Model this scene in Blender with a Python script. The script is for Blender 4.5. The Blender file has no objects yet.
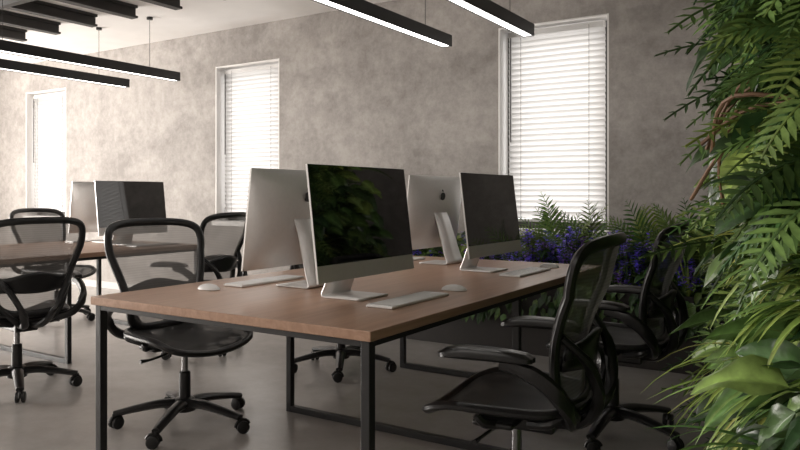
import bpy, math, random
from mathutils import Vector, Matrix
random.seed(7)
sc = bpy.context.scene
COL = sc.collection
pi = math.pi
V = Vector

# ------------------------------------------------------------ materials
def mat(name, color, rough=0.5, metal=0.0, spec=0.5, noise=0.0, nscale=20.0, bump=0.0, emit=None, es=0.0):
    m = bpy.data.materials.new(name); m.use_nodes = True
    nt = m.node_tree; b = nt.nodes['Principled BSDF']
    b.inputs['Base Color'].default_value = (*color, 1)
    b.inputs['Roughness'].default_value = rough
    b.inputs['Metallic'].default_value = metal
    b.inputs['Specular IOR Level'].default_value = spec
    if emit:
        b.inputs['Emission Color'].default_value = (*emit, 1)
        b.inputs['Emission Strength'].default_value = es
    tc = nt.nodes.new('ShaderNodeTexCoord')
    nz = nt.nodes.new('ShaderNodeTexNoise'); nz.inputs['Scale'].default_value = nscale
    nz.inputs['Detail'].default_value = 6
    nt.links.new(tc.outputs['Object'], nz.inputs['Vector'])
    if noise > 0:
        r = nt.nodes.new('ShaderNodeValToRGB')
        r.color_ramp.elements[0].position = 0.3; r.color_ramp.elements[1].position = 0.7
        r.color_ramp.elements[0].color = (*[max(0, c*(1-noise)) for c in color], 1)
        r.color_ramp.elements[1].color = (*[min(1, c*(1+noise)) for c in color], 1)
        nt.links.new(nz.outputs['Fac'], r.inputs['Fac']); nt.links.new(r.outputs['Color'], b.inputs['Base Color'])
    if bump > 0:
        bp = nt.nodes.new('ShaderNodeBump'); bp.inputs['Strength'].default_value = bump
        bp.inputs['Distance'].default_value = 0.01
        nt.links.new(nz.outputs['Fac'], bp.inputs['Height']); nt.links.new(bp.outputs['Normal'], b.inputs['Normal'])
    return m

def concrete(name, c0, c1, rough, s1=0.9, s2=7.0, bump=0.15, p0=0.38, p1=0.62):
    m = bpy.data.materials.new(name); m.use_nodes = True
    nt = m.node_tree; b = nt.nodes['Principled BSDF']; L = nt.links.new
    tc = nt.nodes.new('ShaderNodeTexCoord')
    n1 = nt.nodes.new('ShaderNodeTexNoise'); n1.inputs['Scale'].default_value = s1; n1.inputs['Detail'].default_value = 8
    n1.inputs['Roughness'].default_value = 0.62; n1.inputs['Distortion'].default_value = 0.6
    n2 = nt.nodes.new('ShaderNodeTexNoise'); n2.inputs['Scale'].default_value = s2; n2.inputs['Detail'].default_value = 10
    n2.inputs['Roughness'].default_value = 0.75
    L(tc.outputs['Object'], n1.inputs['Vector']); L(tc.outputs['Object'], n2.inputs['Vector'])
    mx = nt.nodes.new('ShaderNodeMath'); mx.operation = 'ADD'
    h = nt.nodes.new('ShaderNodeMath'); h.operation = 'MULTIPLY'; h.inputs[1].default_value = 0.5
    L(n1.outputs['Fac'], mx.inputs[0]); L(n2.outputs['Fac'], mx.inputs[1]); L(mx.outputs[0], h.inputs[0])
    r = nt.nodes.new('ShaderNodeValToRGB')
    r.color_ramp.elements[0].position = p0; r.color_ramp.elements[1].position = p1
    r.color_ramp.elements[0].color = (*c0, 1); r.color_ramp.elements[1].color = (*c1, 1)
    L(h.outputs[0], r.inputs['Fac']); L(r.outputs['Color'], b.inputs['Base Color'])
    b.inputs['Roughness'].default_value = rough
    bp = nt.nodes.new('ShaderNodeBump'); bp.inputs['Strength'].default_value = bump; bp.inputs['Distance'].default_value = 0.02
    L(h.outputs[0], bp.inputs['Height']); L(bp.outputs['Normal'], b.inputs['Normal'])
    return m

def wood(name, c0, c1):
    m = bpy.data.materials.new(name); m.use_nodes = True
    nt = m.node_tree; b = nt.nodes['Principled BSDF']; L = nt.links.new
    tc = nt.nodes.new('ShaderNodeTexCoord'); mp = nt.nodes.new('ShaderNodeMapping')
    mp.inputs['Scale'].default_value = (14, 0.9, 14)
    n = nt.nodes.new('ShaderNodeTexNoise'); n.inputs['Scale'].default_value = 3.0; n.inputs['Detail'].default_value = 8
    n.inputs['Distortion'].default_value = 0.8
    r = nt.nodes.new('ShaderNodeValToRGB'); r.color_ramp.elements[0].position = 0.3; r.color_ramp.elements[1].position = 0.7
    r.color_ramp.elements[0].color = (*c0, 1); r.color_ramp.elements[1].color = (*c1, 1)
    L(tc.outputs['Object'], mp.inputs['Vector']); L(mp.outputs['Vector'], n.inputs['Vector'])
    L(n.outputs['Fac'], r.inputs['Fac']); L(r.outputs['Color'], b.inputs['Base Color'])
    b.inputs['Roughness'].default_value = 0.33
    return m

def meshfabric(name, color, transp, scale=260):
    m = bpy.data.materials.new(name); m.use_nodes = True
    nt = m.node_tree; b = nt.nodes['Principled BSDF']; L = nt.links.new
    b.inputs['Base Color'].default_value = (*color, 1); b.inputs['Roughness'].default_value = 0.55
    out = nt.nodes['Material Output']
    tr = nt.nodes.new('ShaderNodeBsdfTransparent'); mx = nt.nodes.new('ShaderNodeMixShader')
    tc = nt.nodes.new('ShaderNodeTexCoord')
    w = nt.nodes.new('ShaderNodeTexWave'); w.bands_direction = 'Z'; w.inputs['Scale'].default_value = scale/10
    w.inputs['Distortion'].default_value = 0.3
    mr = nt.nodes.new('ShaderNodeMapRange'); mr.inputs['To Min'].default_value = transp-0.05; mr.inputs['To Max'].default_value = transp+0.05
    L(tc.outputs['Object'], w.inputs['Vector']); L(w.outputs['Fac'], mr.inputs['Value']); L(mr.outputs['Result'], mx.inputs['Fac'])
    L(b.outputs[0], mx.inputs[1]); L(tr.outputs[0], mx.inputs[2]); L(mx.outputs[0], out.inputs['Surface'])
    return m

def translucent(name, color, tfac, rough=0.5, attr=None, tcol=None):
    m = bpy.data.materials.new(name); m.use_nodes = True
    nt = m.node_tree; b = nt.nodes['Principled BSDF']; L = nt.links.new
    out = nt.nodes['Material Output']
    b.inputs['Base Color'].default_value = (*color, 1); b.inputs['Roughness'].default_value = rough
    t = nt.nodes.new('ShaderNodeBsdfTranslucent'); t.inputs['Color'].default_value = (*(tcol or color), 1)
    if attr:
        a = nt.nodes.new('ShaderNodeAttribute'); a.attribute_name = attr
        tc = nt.nodes.new('ShaderNodeTexCoord'); nz = nt.nodes.new('ShaderNodeTexNoise'); nz.inputs['Scale'].default_value = 45; nz.inputs['Detail'].default_value = 4
        mr = nt.nodes.new('ShaderNodeMapRange'); mr.inputs['From Min'].default_value = 0.3; mr.inputs['From Max'].default_value = 0.7
        mr.inputs['To Min'].default_value = 0.7; mr.inputs['To Max'].default_value = 1.3
        vm = nt.nodes.new('ShaderNodeVectorMath'); vm.operation = 'SCALE'
        L(tc.outputs['Object'], nz.inputs['Vector']); L(nz.outputs['Fac'], mr.inputs['Value'])
        L(a.outputs['Color'], vm.inputs[0]); L(mr.outputs['Result'], vm.inputs['Scale'])
        L(vm.outputs[0], b.inputs['Base Color']); L(vm.outputs[0], t.inputs['Color'])
        bp = nt.nodes.new('ShaderNodeBump'); bp.inputs['Strength'].default_value = 0.35; bp.inputs['Distance'].default_value = 0.004
        L(nz.outputs['Fac'], bp.inputs['Height']); L(bp.outputs['Normal'], b.inputs['Normal'])
    mx = nt.nodes.new('ShaderNodeMixShader'); mx.inputs['Fac'].default_value = tfac
    L(b.outputs[0], mx.inputs[1]); L(t.outputs[0], mx.inputs[2]); L(mx.outputs[0], out.inputs['Surface'])
    return m

M_wall = concrete('concrete_plaster', (0.220, 0.200, 0.186), (0.385, 0.358, 0.335), 0.75, 1.5, 13.0, 0.25, 0.39, 0.61)
M_wallw = mat('painted_plaster', (0.50, 0.48, 0.46), 0.8, noise=0.04, nscale=3)
M_floor = concrete('polished_concrete', (0.32, 0.30, 0.285), (0.41, 0.385, 0.365), 0.26, 0.7, 5.0, 0.03)
M_ceil = mat('white_ceiling', (0.84, 0.82, 0.80), 0.8, noise=0.03, nscale=4)
M_joist = mat('dark_steel_joist', (0.03, 0.028, 0.027), 0.55, noise=0.1)
M_wood = wood('oak_veneer', (0.38, 0.22, 0.145), (0.49, 0.305, 0.21))
M_black = mat('black_powder_coat', (0.018, 0.018, 0.019), 0.42, noise=0.1)
M_plastic = mat('graphite_plastic', (0.014, 0.0135, 0.014), 0.30, noise=0.1)
M_rub = mat('caster_rubber', (0.012, 0.012, 0.012), 0.5, noise=0.1)
M_chrome = mat('gas_lift_steel', (0.35, 0.35, 0.36), 0.25, metal=1.0, noise=0.03)
M_meshb = meshfabric('chair_mesh_back', (0.20, 0.19, 0.182), 0.34)
M_meshs = meshfabric('chair_mesh_seat', (0.03, 0.029, 0.028), 0.10)
M_alu = mat('brushed_aluminium', (0.74, 0.73, 0.72), 0.38, metal=0.5, noise=0.02, nscale=60)
M_screen = mat('screen_glass', (0.004, 0.004, 0.005), 0.03, spec=1.2, noise=0.02)
M_white = mat('white_keys', (0.82, 0.81, 0.80), 0.4, noise=0.02)
M_winf = mat('window_frame_grey', (0.07, 0.066, 0.063), 0.5, noise=0.02)
M_rail = mat('blind_rail_white', (0.65, 0.64, 0.63), 0.5, noise=0.02)
M_reveal = mat('window_reveal_plaster', (0.84, 0.82, 0.80), 0.8, noise=0.02)
M_slat = translucent('blind_slat', (0.34, 0.33, 0.32), 0.5, 0.5, tcol=(0.93, 0.91, 0.89))
M_leaf = translucent('leaf', (0.1, 0.2, 0.05), 0.25, 0.33, 'Col')
M_led = mat('led_diffuser', (0.9, 0.9, 0.9), 0.5, emit=(1.0, 0.97, 0.93), es=5.0)
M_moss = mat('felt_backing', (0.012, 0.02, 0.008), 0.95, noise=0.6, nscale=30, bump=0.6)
M_soil = mat('potting_soil', (0.02, 0.014, 0.01), 0.95, noise=0.5, nscale=60, bump=0.8)
M_trough = mat('dark_planter', (0.022, 0.018, 0.016), 0.5, noise=0.1)

# ------------------------------------------------------------ mesh builder
class MB:
    def __init__(s): s.v = []; s.f = []; s.c = []; s.usec = False
    def add(s, vs, fs, col=None):
        o = len(s.v); s.v += [tuple(x) for x in vs]; s.f += [tuple(i+o for i in f) for f in fs]
        if col is not None: s.usec = True
        if isinstance(col, list): s.c += col
        else: s.c += [col or (0.1, 0.1, 0.1)]*len(vs)
    def box(s, x0, x1, y0, y1, z0, z1, M=None):
        vs = [V((x, y, z)) for z in (z0, z1) for y in (y0, y1) for x in (x0, x1)]
        if M: vs = [M @ p for p in vs]
        s.add(vs, [(0, 2, 3, 1), (4, 5, 7, 6), (0, 1, 5, 4), (2, 6, 7, 3), (0, 4, 6, 2), (1, 3, 7, 5)])
    def tube(s, pts, r, n=8, closed=False, up=(0, 0, 1), flat=1.0, col=None):
        pts = [V(p) for p in pts]; N = len(pts); rs = r if isinstance(r, (list, tuple)) else [r]*N
        vs = []; prev = None; up = V(up)
        for i, p in enumerate(pts):
            a = pts[i-1] if (i > 0 or closed) else p; b = pts[(i+1) % N] if (i < N-1 or closed) else p
            T = (b-a).normalized(); nn = up - T*up.dot(T)
            if nn.length < 0.05: nn = prev - T*prev.dot(T) if prev else T.orthogonal()
            nn.normalize(); prev = nn; B = T.cross(nn)
            for k in range(n):
                an = 2*pi*k/n
                vs.append(p + nn*math.cos(an)*rs[i]*flat + B*math.sin(an)*rs[i])
        fs = []
        for i in range(N if closed else N-1):
            j = (i+1) % N
            for k in range(n):
                l = (k+1) % n; fs.append((i*n+k, i*n+l, j*n+l, j*n+k))
        if not closed:
            fs.append(tuple(range(n-1, -1, -1))); fs.append(tuple((N-1)*n+k for k in range(n)))
        s.add(vs, fs, col)
    def lathe(s, prof, n=20, M=None):
        vs = []
        for r, z in prof:
            for k in range(n):
                p = V((r*math.cos(2*pi*k/n), r*math.sin(2*pi*k/n), z)); vs.append(M @ p if M else p)
        fs = []
        for i in range(len(prof)-1):
            for k in range(n):
                l = (k+1) % n; fs.append((i*n+k, i*n+l, (i+1)*n+l, (i+1)*n+k))
        fs.append(tuple(range(n-1, -1, -1))); fs.append(tuple((len(prof)-1)*n+k for k in range(n)))
        s.add(vs, fs)
    def grid(s, rows):
        n = len(rows[0]); vs = [p for r in rows for p in r]; fs = []
        for i in range(len(rows)-1):
            for j in range(n-1): fs.append((i*n+j, i*n+j+1, (i+1)*n+j+1, (i+1)*n+j))
        s.add(vs, fs)
    def mesh(s, name, m, smooth=True):
        me = bpy.data.meshes.new(name); me.from_pydata(s.v, [], s.f); me.materials.append(m)
        if s.usec:
            a = me.color_attributes.new('Col', 'FLOAT_COLOR', 'POINT')
            a.data.foreach_set('color', [x for c in s.c for x in (*c, 1.0)])
        me.update()
        if smooth:
            me.shade_smooth(); me.set_sharp_from_angle(angle=math.radians(40))
        return me

def obj(name, me, parent=None, bevel=0, seg=2, solid=0):
    o = bpy.data.objects.new(name, me); COL.objects.link(o)
    if parent: o.parent = parent
    if solid:
        md = o.modifiers.new('thick', 'SOLIDIFY'); md.thickness = solid; md.offset = 0
    if bevel:
        md = o.modifiers.new('bevel', 'BEVEL'); md.width = bevel; md.segments = seg; md.limit_method = 'ANGLE'
    return o
def empty(name, loc=(0, 0, 0), rz=0):
    e = bpy.data.objects.new(name, None); e.empty_display_size = 0.1; COL.objects.link(e)
    e.location = loc; e.rotation_euler = (0, 0, rz); return e
def cat(pts, sub=6, closed=False):
    P = [V(p) for p in pts]; N = len(P); out = []
    for i in range(N if closed else N-1):
        if closed: p0, p1, p2, p3 = P[i-1], P[i], P[(i+1) % N], P[(i+2) % N]
        else: p0, p1, p2, p3 = P[max(i-1, 0)], P[i], P[i+1], P[min(i+2, N-1)]
        for k in range(sub):
            t = k/sub
            out.append(0.5*((2*p1)+(p2-p0)*t+(2*p0-5*p1+4*p2-p3)*t*t+(3*p1-p0-3*p2+p3)*t**3))
    if not closed: out.append(P[-1])
    return out
def group(name, parts, loc, rz=0):
    e = empty(name, loc, rz)
    for pn, me, kw in parts: obj(pn, me, e, **kw)
    return e

# ------------------------------------------------------------ room
XL, XR, YB, YW, H = -11.0, 1.6, -2.8, 5.5, 2.95
b = MB(); b.box(XL-0.3, XR+0.2, YB-0.2, YW+0.25, -0.1, 0.0); obj('floor', b.mesh('floor', M_floor, False))
b = MB(); b.box(XL-0.3, XR+0.2, YB-0.2, YW+0.25, H, H+0.15); obj('ceiling', b.mesh('ceiling', M_ceil, False))
WZ0, WZ1, WW = 0.86, 2.56, 0.93
wins = [-2.04, -5.42, -9.12]
b = MB()
b.box(XL, XR, YW, YW+0.25, 0, WZ0); b.box(XL, XR, YW, YW+0.25, WZ1, H)
xs = [XL]
for c in reversed(wins): xs += [c-WW/2, c+WW/2]
xs.append(XR)
for i in range(0, len(xs), 2): b.box(xs[i], xs[i+1], YW, YW+0.25, WZ0, WZ1)
obj('wall_back', b.mesh('wall_back', M_wall, False))
b = MB(); b.box(XR, XR+0.2, YB, YW, 0, H); obj('wall_right', b.mesh('wall_right', M_wallw, False))
b = MB(); b.box(XL, XR, YB-0.2, YB, 0, H); obj('wall_front', b.mesh('wall_front', M_wallw, False))
b = MB(); b.box(XL-0.25, XL, YB, YW, 0, 0.25); b.box(XL-0.25, XL, YB, YW, 2.8, H)
b.box(XL-0.25, XL, YB, -1.8, 0.25, 2.8); b.box(XL-0.25, XL, 4.3, YW, 0.25, 2.8)
obj('wall_left', b.mesh('wall_left', M_wallw, False))
b = MB()
for i in range(5):
    y = -1.8+i*1.525; b.box(XL-0.18, XL-0.1, y-0.03 if i else y, y+0.03 if i < 4 else y, 0.25, 2.8)
b.box(XL-0.18, XL-0.1, -1.8, 4.3, 0.25, 0.31); b.box(XL-0.18, XL-0.1, -1.8, 4.3, 2.74, 2.8)
obj('window_4', b.mesh('window_4', M_black, False))
b = MB(); b.box(XL, XR, YW-0.015, YW-0.001, 0, 0.08); obj('baseboard_back', b.mesh('baseboard_back', M_wallw, False))

for wi, c in enumerate(wins):
    e = empty('window_%d' % (wi+1), (c, YW, 0))
    h = WW/2-0.001
    b = MB()
    for x0, x1, z0, z1 in ((-h, -h+0.012, WZ0, WZ1), (h-0.012, h, WZ0, WZ1), (-h+0.012, h-0.012, WZ1-0.012, WZ1-0.001)):
        b.box(x0, x1, 0.0, 0.24, z0, z1)
    obj('reveal', b.mesh('reveal', M_reveal, False), e)
    b = MB(); b.box(-h-0.03, h+0.03, -0.03, 0.0, WZ0-0.04, WZ0+0.012); b.box(-h+0.012, h-0.012, 0, 0.24, WZ0+0.001, WZ0+0.012)
    obj('sill', b.mesh('sill', M_reveal, False), e, bevel=0.004)
    b = MB(); y0, y1 = 0.17, 0.22; f = 0.075; g = h-0.013
    b.box(-g, -g+f, y0, y1, WZ0+0.013, WZ1-0.013); b.box(g-f, g, y0, y1, WZ0+0.013, WZ1-0.013)
    b.box(-g+f, g-f, y0, y1, WZ0+0.013, WZ0+0.013+f); b.box(-g+f, g-f, y0, y1, WZ1-0.013-f, WZ1-0.013)
    obj('frame', b.mesh('frame', M_winf, False), e, bevel=0.004)
    e = empty('venetian_blind', (c, YW+0.10, 0))
    b = MB(); sw = h-0.055; top = WZ1-0.03; z = top-0.07; a = math.radians(66); pitch = 0.046
    while z > WZ0+0.09:
        rows = []
        for k in range(4):
            t = (k/3-0.5)*0.068
            yy = -t*math.cos(a) - 3*(t*t)
            rows.append([V((-sw, yy, z+t*math.sin(a))), V((sw, yy, z+t*math.sin(a)))])
        b.grid(rows); z -= pitch
    obj('slats', b.mesh('slats', M_slat), e)
    b = MB(); b.box(-sw, sw, -0.025, 0.025, top-0.045, top); b.box(-sw, sw, -0.02, 0.02, z-0.008, z+0.012)
    obj('rails', b.mesh('rails', M_rail, False), e, bevel=0.004)
    b = MB()
    for x in (-sw+0.12, sw-0.12):
        b.tube([(x, -0.036, z), (x, -0.036, top-0.02)], 0.002, 5)
    b.tube([(-sw+0.03, -0.04, WZ1-0.08), (-sw+0.03, -0.04, 1.6)], 0.005, 6)
    obj('cords', b.mesh('cords', M_winf), e)

# ceiling joists
e = empty('ceiling_joists')
b = MB(); x = -10.7
while x < XR-0.2:
    b.box(x-0.045, x+0.045, YB+0.001, 4.35, H-0.025, H-0.001); b.box(x-0.012, x+0.012, YB+0.001, 4.35, H-0.10, H-0.025); b.box(x-0.045, x+0.045, YB+0.001, 4.35, H-0.12, H-0.10)
    x += 0.62
b.box(-10.8, XR-0.1, 3.3, 3.36, H-0.18, H-0.12)
obj('joists', b.mesh('joists', M_joist, False), e)

# ------------------------------------------------------------ pendants
def pendant(x, y0=1.4, y1=5.05, z=2.35):
    e = empty('linear_pendant_lamp', (x, 0, z)); w = 0.045; hh = 0.09
    b = MB(); b.box(-w, w, y0, y1, 0.02, hh); b.box(-w, -w+0.008, y0, y1, 0, 0.02); b.box(w-0.008, w, y0, y1, 0, 0.02)
    b.box(-w+0.008, w-0.008, y0, y0+0.008, 0, 0.02); b.box(-w+0.008, w-0.008, y1-0.008, y1, 0, 0.02)
    obj('housing', b.mesh('housing', M_black, False), e)
    b = MB(); b.box(-w+0.009, w-0.009, y0+0.01, y1-0.01, 0.006, 0.019); obj('diffuser', b.mesh('diffuser', M_led, False), e)
    b = MB()
    for y in (y0+0.35, (y0+y1)/2, y1-0.35):
        b.tube([(0, y, hh), (0, y, H-z)], 0.0025, 6); b.lathe([(0.03, H-z-0.025), (0.03, H-z-0.001)], 12, Matrix.Translation((0, y, 0)))
    obj('suspension', b.mesh('suspension', M_black), e)
for x in (-2.05, -2.75, -5.97, -6.80): pendant(x)

# ------------------------------------------------------------ desks
DX, DY0, DY1, DH = -1.88, 1.73, 4.06, 0.75
def desk(cx):
    e = empty('office_desk', (cx, 0, 0)); w = 0.68
    b = MB(); b.box(-w, w, DY0, DY1, DH-0.032, DH); obj('tabletop', b.mesh('tabletop', M_wood, False), e, bevel=0.003)
    t = 0.016; b = MB(); z1 = DH-0.033; q = w-0.03
    for y in (DY0+0.03, (DY0+DY1)/2, DY1-0.03):
        for sx in (-1, 1): b.box(sx*q-t, sx*q+t, y-t, y+t, 0, z1)
        b.box(-q+t, q-t, y-t, y+t, 0, 2*t); b.box(-q+t, q-t, y-t, y+t, z1-0.02, z1)
    for sx in (-1, 1):
        for (ya, yb) in ((DY0+0.03+t, (DY0+DY1)/2-t), ((DY0+DY1)/2+t, DY1-0.03-t)):
            b.box(sx*q-t, sx*q+t, ya, yb, z1-0.02, z1)
    obj('steel_frame', b.mesh('steel_frame', M_black, False), e, bevel=0.002)
desk(DX); desk(-5.18)

# ------------------------------------------------------------ computer
def build_computer():
    parts = []; W, Z0, Z1 = 0.325, 0.085, 0.516
    piv = V((0.04, 0, 0.3)); R = Matrix.Translation(piv) @ Matrix.Rotation(math.radians(-7), 4, 'Y') @ Matrix.Translation(-piv)
    b = MB(); ny, nz = 24, 18; zc = (Z0+Z1)/2; hz = (Z1-Z0)/2; rows = []
    for j in range(nz+1):
        row = []; v = -1+2*j/nz; v = math.copysign(1-(1-abs(v))**1.3, v)
        for i in range(ny+1):
            u = -1+2*i/ny; u = math.copysign(1-(1-abs(u))**1.3, u)
            y, z = u*W, v*hz
            d = 0.042*((1-abs(u)**2.6)*(1-abs(v)**2.6))**0.8
            row.append(R @ V((0.056-0.006-d, y, zc+z)))
        rows.append(row)
    b.grid(rows)
    b.box(0.050, 0.058, -W, W, Z0, Z1, R)
    parts.append(('body', b.mesh('body', M_alu), {}))
    b = MB(); b.box(0.058, 0.0595, -W+0.001, W-0.001, Z0+0.062, Z1-0.001, R); parts.append(('screen', b.mesh('screen', M_screen, False), {}))
    pr = cat([(0.012, 0.30), (-0.012, 0.24), (-0.04, 0.15), (-0.07, 0.055), (-0.086, 0.016), (-0.075, 0.0045), (-0.03, 0.004), (0.10, 0.004)], 5)
    rows = []
    for k, p in enumerate(pr):
        hw = 0.075 + 0.022*min(1, max(0, (0.3-p[1])/0.3)) if p[0] < 0.011 or p[1] > 0.1 else 0.097
        rows.append([V((p[0], -hw, p[1])), V((p[0], hw, p[1]))])
    b = MB(); b.grid(rows); parts.append(('stand', b.mesh('stand', M_alu), dict(solid=0.007)))
    b = MB(); n = 28; xb = 0.0052
    pts = []
    for k in range(n):
        an = 2*pi*k/n; r = 0.024*(1+0.06*math.cos(2*an)-0.10*abs(math.cos(an/2+pi/4))**12)
        y = r*math.cos(an); z = r*math.sin(an)*1.05
        if (y-0.029)**2+(z-0.004)**2 < 0.011**2: y = 0.019
        pts.append(R @ V((xb, y, 0.40+z)))
    b.add(pts, [tuple(range(n))])
    lf = [R @ V((xb, 0.002+dy, 0.429+dz)) for dy, dz in ((0, 0), (0.008, 0.003), (0.011, 0.013), (0.003, 0.009))]
    b.add(lf, [(0, 1, 2, 3)])
    parts.append(('logo', b.mesh('logo', M_plastic, False), dict(solid=0.004)))
    return parts
PC = build_computer()
def computer(x, y, rz): group('desktop_computer', PC, (x, y, DH+0.0005), rz)

def build_keyboard():
    b = MB(); b.box(-0.057, 0.057, -0.21, 0.21, 0.001, 0.009); base = b.mesh('case', M_alu, False)
    k = MB()
    for r in range(6):
        x = 0.046-r*0.0185
        n = 20
        if r == 0:
            segs = [(i, i+1) for i in range(4)]+[(4, 9)]+[(i, i+1) for i in range(9, 20)]
        else: segs = [(i, i+1) for i in range(n)]
        for s0, s1 in segs:
            k.box(x-0.008, x+0.008, -0.205+s0*0.0205+0.0015, -0.205+s1*0.0205-0.0015, 0.009, 0.0115)
    return [('case', base, dict(bevel=0.002)), ('keys', k.mesh('keys', M_white, False), {})]
KB = build_keyboard()
def keyboard(x, y, rz): group('keyboard', KB, (x, y, DH), rz)
b = MB(); rows = []
for j in range(9):
    ph = j/8*pi/2; rr = math.cos(ph)
    rows.append([V((0.056*rr*math.copysign(abs(math.cos(t))**0.8, math.cos(t)), 0.03*rr*math.copysign(abs(math.sin(t))**0.8, math.sin(t)), 0.001+0.024*math.sin(ph))) for t in [2*pi*i/24 for i in range(25)]])
b.grid(rows); MOUSE = b.mesh('computer_mouse', M_white)
def mouse(x, y, rz):
    o = obj('computer_mouse', MOUSE); o.location = (x, y, DH+0.0005); o.rotation_euler = (0, 0, rz)

computer(-1.67, 2.29, 0.0); computer(-1.665, 3.46, 0.0)
computer(-2.05, 2.46, pi); computer(-2.05, 3.70, pi)
keyboard(-1.42, 2.31, 0); mouse(-1.42, 2.67, 0.1)
keyboard(-1.42, 3.46, 0); mouse(-1.42, 3.80, 0)
keyboard(-2.30, 2.46, pi); mouse(-2.32, 2.13, pi)
keyboard(-2.32, 3.66, pi); mouse(-2.32, 3.33, pi)
for y in (2.15, 3.71):
    computer(-4.98, y, 0); computer(-5.37, y+0.10, pi)
    keyboard(-4.73, y+0.05, 0); keyboard(-5.62, y+0.1, pi)

# ------------------------------------------------------------ chair
def build_chair():
    P = []; ZT = 1.012
    def bx(y, z):
        s = (z-0.48)/0.57
        return -0.205-0.13*s+0.034*math.sin(pi*min(1, max(0, s/0.65)))+0.065*(y/0.27)**2-0.02
    half = [(0, 0.475), (0.11, 0.482), (0.175, 0.52), (0.195, 0.59), (0.222, 0.70), (0.252, 0.81), (0.268, 0.905), (0.250, 0.975), (0.17, 1.005), (0, ZT)]
    loop = [(y, z, 0) for y, z in half] + [(-y, z, 0) for y, z in reversed(half[1:-1])]
    lp = cat(loop, 5, True)
    pts = [V((bx(p[0], p[1]), p[0], p[1])) for p in lp]
    b = MB(); b.tube(pts, 0.0205, 10, True, up=(1, 0, 0), flat=0.85); P.append(('back_frame', b.mesh('back_frame', M_plastic), {}))
    hs = [p for p in cat([(y, z, 0) for y, z in half], 6)]
    def hw(z):
        for a, c in zip(hs, hs[1:]):
            if a[1] <= z <= c[1] and c[1] > a[1]: return a[0]+(c[0]-a[0])*(z-a[1])/(c[1]-a[1])
        return 0.1
    rows = []
    for j in range(23):
        t = j/22; z = 0.4755+(ZT-0.0005-0.4755)*(0.5-0.5*math.cos(pi*t)); w = hw(z)
        rows.append([V((bx(w*k/7, z), w*k/7, z)) for k in range(-7, 8)])
    b = MB(); b.grid(rows); P.append(('back_mesh', b.mesh('back_mesh', M_meshb), {}))
    rows = []
    for j in range(6):
        z = 0.60+0.10*j/5
        rows.append([V((bx(0.19*k/6, z)-0.035+0.02*abs(k/6)**3, 0.19*k/6, z+0.015*math.cos(k/6*pi)*(1 if j > 2 else -0.4))) for k in range(-6, 7)])
    b = MB(); b.grid(rows); P.append(('lumbar_support', b.mesh('lumbar_support', M_plastic), dict(solid=0.016)))
    b = MB()
    for s in (-1, 1):
        b.tube(cat([(-0.10, 0.03*s, 0.395), (-0.23, 0.05*s, 0.41), (-0.30, 0.09*s, 0.50), (-0.285, 0.16*s, 0.63), (bx(0.225, 0.72)-0.012, 0.225*s, 0.72)], 6), [0.024]*12+[0.021]*8+[0.017]*5, 8, flat=0.8)
        b.tube(cat([(-0.12, 0.02*s, 0.40), (-0.23, 0.10*s, 0.44), (bx(0.17, 0.53)-0.008, 0.178*s, 0.52)], 5), 0.018, 8)
    P.append(('back_yoke', b.mesh('back_yoke', M_plastic), {}))
    def szf(x, y): return 0.452-1.9*max(0, x-0.11)**2+1.0*max(0, -x-0.1)**2+0.022*(y/0.25)**2
    sh = [(-0.225, 0), (-0.22, 0.13), (-0.185, 0.205), (-0.08, 0.242), (0.08, 0.258), (0.19, 0.246), (0.25, 0.185), (0.272, 0)]
    lp = cat([(x, y, 0) for x, y in sh]+[(x, -y, 0) for x, y in reversed(sh[1:-1])], 5, True)
    b = MB(); b.tube([V((p[0], p[1], szf(p[0], p[1]))) for p in lp], 0.021, 10, True, flat=0.75)
    P.append(('seat_frame', b.mesh('seat_frame', M_plastic), {}))
    hs2 = cat([(x, y, 0) for x, y in sh], 6)
    def hw2(x):
        for a, c in zip(hs2, hs2[1:]):
            if a[0] <= x <= c[0] and c[0] > a[0]: return a[1]+(c[1]-a[1])*(x-a[0])/(c[0]-a[0])
        return 0.1
    rows = []
    for j in range(21):
        x = -0.2245+0.496*(0.5-0.5*math.cos(pi*j/20)); w = hw2(x)
        rows.append([V((x, w*k/7, szf(x, w*k/7)+0.006-0.02*(1-(k/7)**2)*math.sin(pi*j/20))) for k in range(-7, 8)])
    b = MB(); b.grid(rows); P.append(('seat_mesh', b.mesh('seat_mesh', M_meshs), {}))
    b = MB(); a = MB()
    for s in (-1, 1):
        b.tube(cat([(-0.20, 0.10*s, 0.425), (-0.245, 0.22*s, 0.46), (-0.235, 0.285*s, 0.54), (-0.16, 0.305*s, 0.61), (-0.05, 0.305*s, 0.64)], 6), [0.017]*10+[0.021]*10+[0.017]*5, 8, flat=1.3)
        ol = [(-0.15, 0.0), (-0.14, 0.028), (-0.05, 0.042), (0.06, 0.046), (0.13, 0.04), (0.16, 0.0), (0.13, -0.036), (0.0, -0.036), (-0.14, -0.028)]
        o2 = cat([(x, y, 0) for x, y in ol], 4, True)
        def zz(x): return 0.658+0.008*math.cos(x*9)-0.9*max(0, x-0.06)**2
        N = len(o2); vs = []
        for sc_, dz in ((0.75, -0.018), (1.0, -0.010), (1.0, 0.004), (0.85, 0.014), (0.5, 0.018)):
            for p in o2: vs.append(V((p[0]*sc_, 0.30*s+p[1]*sc_*s, zz(p[0]*sc_)+dz)))
        fs = []
        for i in range(4):
            for k in range(N): l = (k+1) % N; fs.append((i*N+k, i*N+l, (i+1)*N+l, (i+1)*N+k))
        fs.append(tuple(range(N))); fs.append(tuple(4*N+k for k in range(N)))
        a.add(vs, fs)
    P.append(('arm_supports', b.mesh('arm_supports', M_plastic), {})); P.append(('arm_pads', a.mesh('arm_pads', M_plastic), {}))
    b = MB(); b.box(-0.15, 0.10, -0.065, 0.065, 0.36, 0.415)
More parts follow.
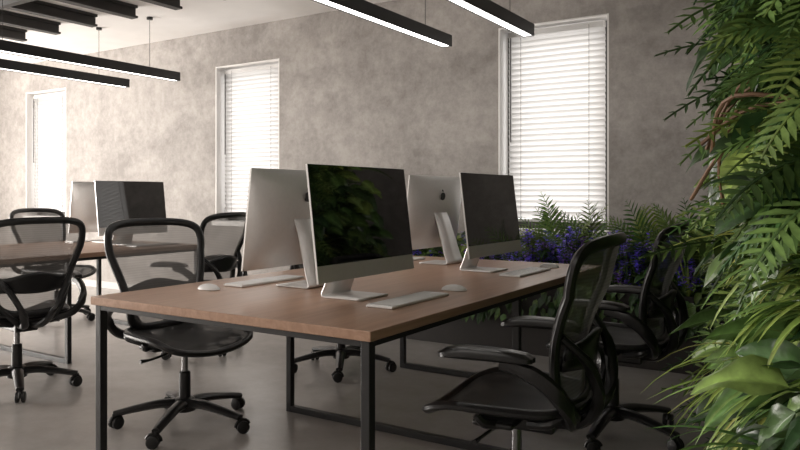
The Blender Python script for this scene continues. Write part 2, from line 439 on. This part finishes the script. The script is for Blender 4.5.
    b.box(-0.06, 0.08, -0.22, 0.22, 0.405, 0.428)
    P.append(('tilt_mechanism', b.mesh('tilt_mechanism', M_plastic, False), dict(bevel=0.014, seg=3)))
    b = MB()
    for s in (-1, 1):
        b.tube(cat([(0.0, 0.2*s, 0.415), (0.03, 0.235*s, 0.425), (0.05, 0.245*s, 0.452)], 4), 0.016, 8)
        b.tube([(0.02, 0.06*s, 0.385), (0.05, 0.22*s, 0.37), (0.05, 0.27*s, 0.37)], [0.006, 0.006, 0.01], 6)
        b.tube(cat([(-0.1, 0.17*s, 0.42), (-0.17, 0.21*s, 0.44), (-0.20, 0.20*s, 0.46)], 4), 0.015, 8)
    P.append(('seat_brackets', b.mesh('seat_brackets', M_plastic), {}))
    b = MB(); b.lathe([(0.016, 0.2), (0.016, 0.37)], 16); P.append(('gas_lift', b.mesh('gas_lift', M_chrome), {}))
    b = MB(); b.lathe([(0.03, 0.10), (0.028, 0.265), (0.022, 0.27)], 18); b.lathe([(0.03, 0.065), (0.055, 0.075), (0.06, 0.115), (0.045, 0.135), (0.03, 0.14)], 24)
    for k in range(5):
        an = 2*pi*k/5+0.3; d = V((math.cos(an), math.sin(an), 0))
        pts = cat([d*0.03+V((0, 0, 0.110)), d*0.12+V((0, 0, 0.112)), d*0.24+V((0, 0, 0.094)), d*0.335+V((0, 0, 0.075))], 4)
        n = len(pts); b.tube(pts, [0.036-0.014*i/(n-1) for i in range(n)], 10, flat=0.7)
    P.append(('star_base', b.mesh('star_base', M_plastic), {}))
    b = MB()
    for k in range(5):
        an = 2*pi*k/5+0.3; c = V((math.cos(an), math.sin(an), 0))*0.335
        T = Matrix.Translation(c) @ Matrix.Rotation(an+0.9+k, 4, 'Z')
        for s in (-1, 1):
            MM = T @ Matrix.Translation((0.012, s*0.016, 0.0305)) @ Matrix.Rotation(pi/2, 4, 'X')
            b.lathe([(0.022, -0.011), (0.030, -0.007), (0.030, 0.007), (0.022, 0.011)], 18, MM)
        b.lathe([(0.009, 0.03), (0.009, 0.075)], 8, T)
        hood = [T @ V((0.012+0.034*math.cos(t), 0, 0.0305+0.034*math.sin(t))) for t in [pi*(0.1+0.9*i/7) for i in range(8)]]
        b.tube(hood, 0.008, 6)
    P.append(('casters', b.mesh('casters', M_rub), {}))
    return P
CH = build_chair()
def chair(x, y, rz): group('office_chair', CH, (x, y, 0), math.radians(rz))
chair(-2.83, 2.44, -8)
chair(-2.86, 3.78, 0)
chair(-4.19, 2.35, 172)
chair(-4.12, 3.66, 190)
chair(-6.20, 3.85, 5)
chair(-6.20, 2.4, 0)
chair(-0.98, 2.30, 185)
chair(-0.97, 3.46, 180)

# ------------------------------------------------------------ foliage
def prof_broad(t): return math.sin(pi*min(1, t)**0.62)**0.85 if t < 1 else 0
def prof_blade(t): return min(1, 0.35+t*4)*(1-t)**0.55
def leaf(mb, p, d, nrm, L, W, droop, col, n=6, fold=0.25, prof=prof_broad, wav=0.0, rich=False):
    p = V(p); d = V(d).normalized(); nrm = V(nrm); nrm = (nrm-d*nrm.dot(d)).normalized(); vs = []; ph = random.random()*6; cs = []
    mid = tuple(min(0.8, c*1.9+0.01) for c in col); edge = tuple(c*0.85 for c in col)
    for i in range(n+1):
        t = i/n; w = W/2*max(0.0, prof(t)) + 0.0004
        s = d.cross(nrm); k = fold*w
        wz = wav*w*math.sin(ph+t*9)
        if rich:
            m = 0.10 if i < n else 0.5
            vs += [p-s*w+nrm*(k*0.55+wz), p-s*w*0.55+nrm*(k*0.75+wz*0.3), p-s*w*m*0.6+nrm*(0.02*w), p+s*w*m*0.6+nrm*(0.02*w), p+s*w*0.55+nrm*(k*0.75-wz*0.3), p+s*w+nrm*(k*0.55-wz)]
            cs += [edge, col, mid, mid, col, edge]
        else:
            vs += [p-s*w+nrm*(k+wz), p, p+s*w+nrm*(k-wz)]; cs += [col, mid if prof is prof_blade else tuple(c*1.25 for c in col), col]
        d2 = (d+V((0, 0, -droop/n))).normalized(); p = p+d*(L/n); nrm = (nrm-d2*nrm.dot(d2)).normalized(); d = d2
    fs = []; q = 6 if rich else 3
    for i in range(n):
        a = i*q
        for j in range(q-1): fs.append((a+j, a+j+1, a+q+j+1, a+q+j))
    mb.add(vs, fs, cs)
def jit(c, a=0.3):
    f = 1+random.uniform(-a, a); g = random.uniform(-0.15, 0.15)
    return (c[0]*f*(1+g), c[1]*f, c[2]*f*(1-g))
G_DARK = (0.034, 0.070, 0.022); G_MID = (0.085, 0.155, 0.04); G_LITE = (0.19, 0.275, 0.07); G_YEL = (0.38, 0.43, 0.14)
def rnd(a, c): return random.uniform(a, c)
def frond(mb, p, d, nrm, L, droop, col, pairs=13, pl=0.07, ang=0.55, wf=0.26):
    p = V(p); d = V(d).normalized(); nrm = V(nrm); nrm = (nrm-d*nrm.dot(d)).normalized(); pts = [p.copy()]
    for i in range(pairs):
        t = (i+1)/pairs; p = p+d*(L/pairs); pts.append(p.copy()); s = d.cross(nrm)
        l = pl*math.sin(pi*(0.12+0.86*t))**0.8
        for q in (-1, 1):
            leaf(mb, p, s*q+d*ang, nrm, l, l*wf, 0.35, col, 2, 0.1, lambda t: math.sin(pi*min(0.999, 0.15+0.85*t)))
        d2 = (d+V((0, 0, -droop/pairs))).normalized(); nrm = (nrm-d2*nrm.dot(d2)).normalized(); d = d2
    mb.tube(pts, 0.0022, 4, col=jit(col, 0.1))
def cluster(mb, base, out, kind, reach, size=1.0):
    out = V(out)
    if kind == 'broad' or kind == 'round':
        for k in range(10 if kind == 'broad' else 18):
            d = (out+V((rnd(-.3, .3), rnd(-.6, .75), rnd(-.7, .6)))).normalized()
            r = reach*rnd(0.25, 0.85); tip = base+d*r+V((0, 0, -0.2*r))
            col = jit(random.choice((G_DARK, G_DARK, G_MID, G_MID, G_LITE)), 0.3)
            mb.tube([base, base+d*r*0.5+V((0, 0, 0.03)), tip], 0.0022, 4, col=col)
            d3 = (d+V((rnd(-.4, .4), rnd(-.6, .5), rnd(-1.0, .1)))).normalized()
            nn = V((out[0]*0.6+rnd(-.4, .4), rnd(-1.0, .1), 0.6))
            L = rnd(0.11, 0.22)*size if kind == 'broad' else rnd(0.07, 0.11)*size
            leaf(mb, tip, d3, nn, L, L*(rnd(.42, .60) if kind == 'broad' else .82), rnd(.5, 1.5), col, 9, rnd(.2, .55), wav=0.2, rich=True)
    elif kind == 'blade':
        c0 = random.choice((G_YEL, G_YEL, G_LITE, G_LITE, G_MID))
        for k in range(22):
            d = (out+V((rnd(-.4, .4), rnd(-.9, 1), rnd(-.3, 1.1)))).normalized()
            leaf(mb, base+V((rnd(-.10, 0), 0, 0)), d, V((0, 0, 1)), reach*rnd(.7, 1.12), rnd(.018, .034)*size, rnd(1.0, 2.4), jit(c0, 0.25), 9, 0.4, prof_blade)
    elif kind == 'fern':
        for k in range(10):
            d = (out+V((rnd(-.3, .3), rnd(-.8, .9), rnd(-.4, .9)))).normalized()
            frond(mb, base, d, V((0, -.5, 1)), reach*rnd(.9, 1.35), rnd(.8, 1.8), jit(random.choice((G_MID, G_MID, G_DARK, G_LITE)), .25), 16, 0.085*size, 0.5, 0.22)

e = empty('vertical_garden', (0, 0, 0))
PX = 0.06; GT = 2.62
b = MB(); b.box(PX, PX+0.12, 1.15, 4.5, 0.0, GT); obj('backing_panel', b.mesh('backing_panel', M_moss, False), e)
mb = MB(); y = 1.22
while y < 4.4:
    z = 0.06
    while z < GT-0.12:
        yy = y+rnd(-.05, .05); z2 = z+rnd(-.05, .05)
        k1 = min(1, max(0, (yy-1.25)/0.8))
        reach = 0.24 + 0.19*k1 + (0.06 if z2 < 0.7 or z2 > 1.9 else 0)
        v = math.sin(yy*3.1+z2*4.3)+math.sin(yy*1.7-z2*5.1+1.3)+rnd(-1.8, 1.8)
        if z2 < 0.66: kind = 'round' if v > -.5 else ('fern' if v < -1.5 else 'broad')
        elif z2 < 1.15: kind = 'blade' if v > -.3 else ('fern' if v < -1.4 else 'broad')
        elif z2 < 1.6: kind = 'broad' if v > -.3 else 'fern'
        else: kind = 'fern' if v > -.1 else 'broad'
        up = -0.3 if z2 > GT-0.35 else 0.1
        cluster(mb, V((PX-0.005, yy, z2)), V((-1, -0.1, up)), kind, reach*rnd(.8, 1.05), rnd(.85, 1.1)*(0.72+0.28*k1))
        z += 0.155
    y += 0.155
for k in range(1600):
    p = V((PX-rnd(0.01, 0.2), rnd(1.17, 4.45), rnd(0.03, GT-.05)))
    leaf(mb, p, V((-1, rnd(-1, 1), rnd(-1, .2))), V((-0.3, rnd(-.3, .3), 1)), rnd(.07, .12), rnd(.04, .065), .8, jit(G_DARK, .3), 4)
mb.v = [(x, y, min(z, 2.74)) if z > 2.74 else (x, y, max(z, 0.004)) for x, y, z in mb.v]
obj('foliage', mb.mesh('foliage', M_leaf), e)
b = MB()
for k in range(9):
    y0 = rnd(1.3, 1.6); z0 = rnd(1.25, 1.38)
    a0 = V((PX-0.02, y0, z0)); a1 = V((-rnd(.14, .2), y0+rnd(0, .1), z0+rnd(-.02, .05))); a2 = V((-rnd(.22, .29), y0+rnd(.1, .25), z0-rnd(.04, .14)))
    b.tube(cat([a0, a1, a2], 6), 0.004, 6)
obj('aerial_roots', b.mesh('aerial_roots', mat('aerial_root', (0.16, 0.085, 0.045), 0.7, noise=0.2)), e)

# trough planter along back wall
e = empty('planter_trough', (0, 0, 0))
x0, x1, y0, y1, hz = -3.7, -0.52, 4.85, 5.30, 0.50
b = MB(); t = 0.02
b.box(x0, x1, y0, y0+t, 0, hz); b.box(x0, x1, y1-t, y1, 0, hz); b.box(x0, x0+t, y0+t, y1-t, 0, hz); b.box(x1-t, x1, y0+t, y1-t, 0, hz); b.box(x0+t, x1-t, y0+t, y1-t, 0, 0.02)
obj('trough', b.mesh('trough', M_trough, False), e)
b = MB(); b.box(x0+t, x1-t, y0+t, y1-t, 0.4, hz-0.03); obj('soil', b.mesh('soil', M_soil, False), e)
mb = MB(); x = x0+0.12
while x < x1-0.05:
    for yy in (4.93, 5.05, 5.16):
        base = V((x+rnd(-.04, .04), yy+rnd(-.03, .03), hz-0.03)); r = rnd(0, 1)
        if r < 0.35:
            for k in range(26):
                an = rnd(0, 2*pi); d = V((math.cos(an)*.8, math.sin(an)*.35-.1, rnd(.9, 2.2)))
                leaf(mb, base, d, V((-math.cos(an), -math.sin(an), .8)), rnd(.25, .45), rnd(.014, .024), rnd(.6, 1.8), jit(random.choice((G_MID, G_LITE)), .3), 7, .3, prof_blade)
        else:
            for k in range(36):
                an = rnd(0, 2*pi); q = base+V((math.cos(an)*rnd(0, .14), math.sin(an)*rnd(0, .08), rnd(.0, .32)))
                leaf(mb, q, V((math.cos(an), math.sin(an)*.6-.3, rnd(-.4, .9))), V((0, -.5, 1)), rnd(.08, .14), rnd(.05, .07), .9, jit(random.choice((G_DARK, G_MID, G_LITE)), .3), 5)
    x += 0.17
for (px, sz) in ((-3.15, .9), (-2.95, .75), (-1.78, 1.0), (-1.5, .9), (-1.12, 1.05), (-0.85, 1.0)):
    for k in range(15):
        an = rnd(0, 2*pi); d = V((math.cos(an)*.75, math.sin(an)*.2-.12, rnd(.9, 2.4)))
        frond(mb, V((px+rnd(-.03, .03), 5.03, hz-.03)), d, V((-math.cos(an), -.4, .8)), rnd(.5, .75)*sz, rnd(.7, 1.5), jit(random.choice((G_MID, G_LITE, G_LITE)), .3), 18, .16*sz, 0.9, 0.14)
for k in range(420):
    q = V((rnd(x0, x1), y0-rnd(0.0, .05), hz-rnd(-.05, .22)))
    leaf(mb, q, V((rnd(-.5, .5), -.7, -.8)), V((0, -1, .6)), rnd(.06, .11), rnd(.035, .055), .9, jit(random.choice((G_DARK, G_MID)), .3), 5)
obj('foliage', mb.mesh('foliage', M_leaf), e)
mb = MB()
for k in range(300):
    xx = random.choice((rnd(-2.4, -1.0), rnd(-2.1, -0.8), rnd(-3.5, -.6))); yy = rnd(4.80, 4.93); zt = rnd(.62, .92)
    mb.tube([(xx, yy+.07, hz-0.03), (xx+rnd(-.03, .03), yy-.01, zt)], 0.002, 4, col=jit(G_MID))
    cf = jit(random.choice(((0.24, 0.16, 0.75), (0.38, 0.24, 0.78), (0.16, 0.13, 0.55))), .25)
    for j in range(12):
        an = rnd(0, 2*pi); q = V((xx, yy-.01, zt-rnd(0, .08)))
        leaf(mb, q, V((math.cos(an), math.sin(an), rnd(-.2, .8))), V((0, 0, 1)), rnd(.025, .042), .026, .6, cf, 2)
obj('flowers', mb.mesh('flowers', M_leaf), e)

# ------------------------------------------------------------ light
w = bpy.data.worlds.new('World'); sc.world = w; w.use_nodes = True
bg = w.node_tree.nodes['Background']; bg.inputs['Color'].default_value = (1.0, 0.975, 0.95, 1); bg.inputs['Strength'].default_value = 3.1
def area(name, loc, rot, sx, sy, p, col=(1, 0.94, 0.875)):
    l = bpy.data.lights.new(name, 'AREA'); l.shape = 'RECTANGLE'; l.size = sx; l.size_y = sy; l.energy = p; l.color = col
    o = bpy.data.objects.new(name, l); o.location = loc; o.rotation_euler = rot; COL.objects.link(o); return o
area('daylight_left_window', (XL+0.05, 0.9, 1.6), (0, -pi/2, 0), 2.3, 5.2, 930)
area('added_fill_light', (-2.5, -0.8, 2.7), (0, 0, 0), 3.0, 1.5, 34, (1, 0.94, 0.88))  # added fill behind and above the camera, not an actual ceiling fixture

# ------------------------------------------------------------ camera
cam = bpy.data.cameras.new('camera'); co = bpy.data.objects.new('camera', cam); COL.objects.link(co)
co.location = (0, 0, 1.155); co.rotation_euler = (pi/2, 0, math.radians(32.37))
cam.sensor_width = 36; cam.lens = 710/800*36; cam.shift_y = -(225-195)/800; cam.clip_start = 0.02
sc.camera = co
sc.view_settings.view_transform = 'Standard'
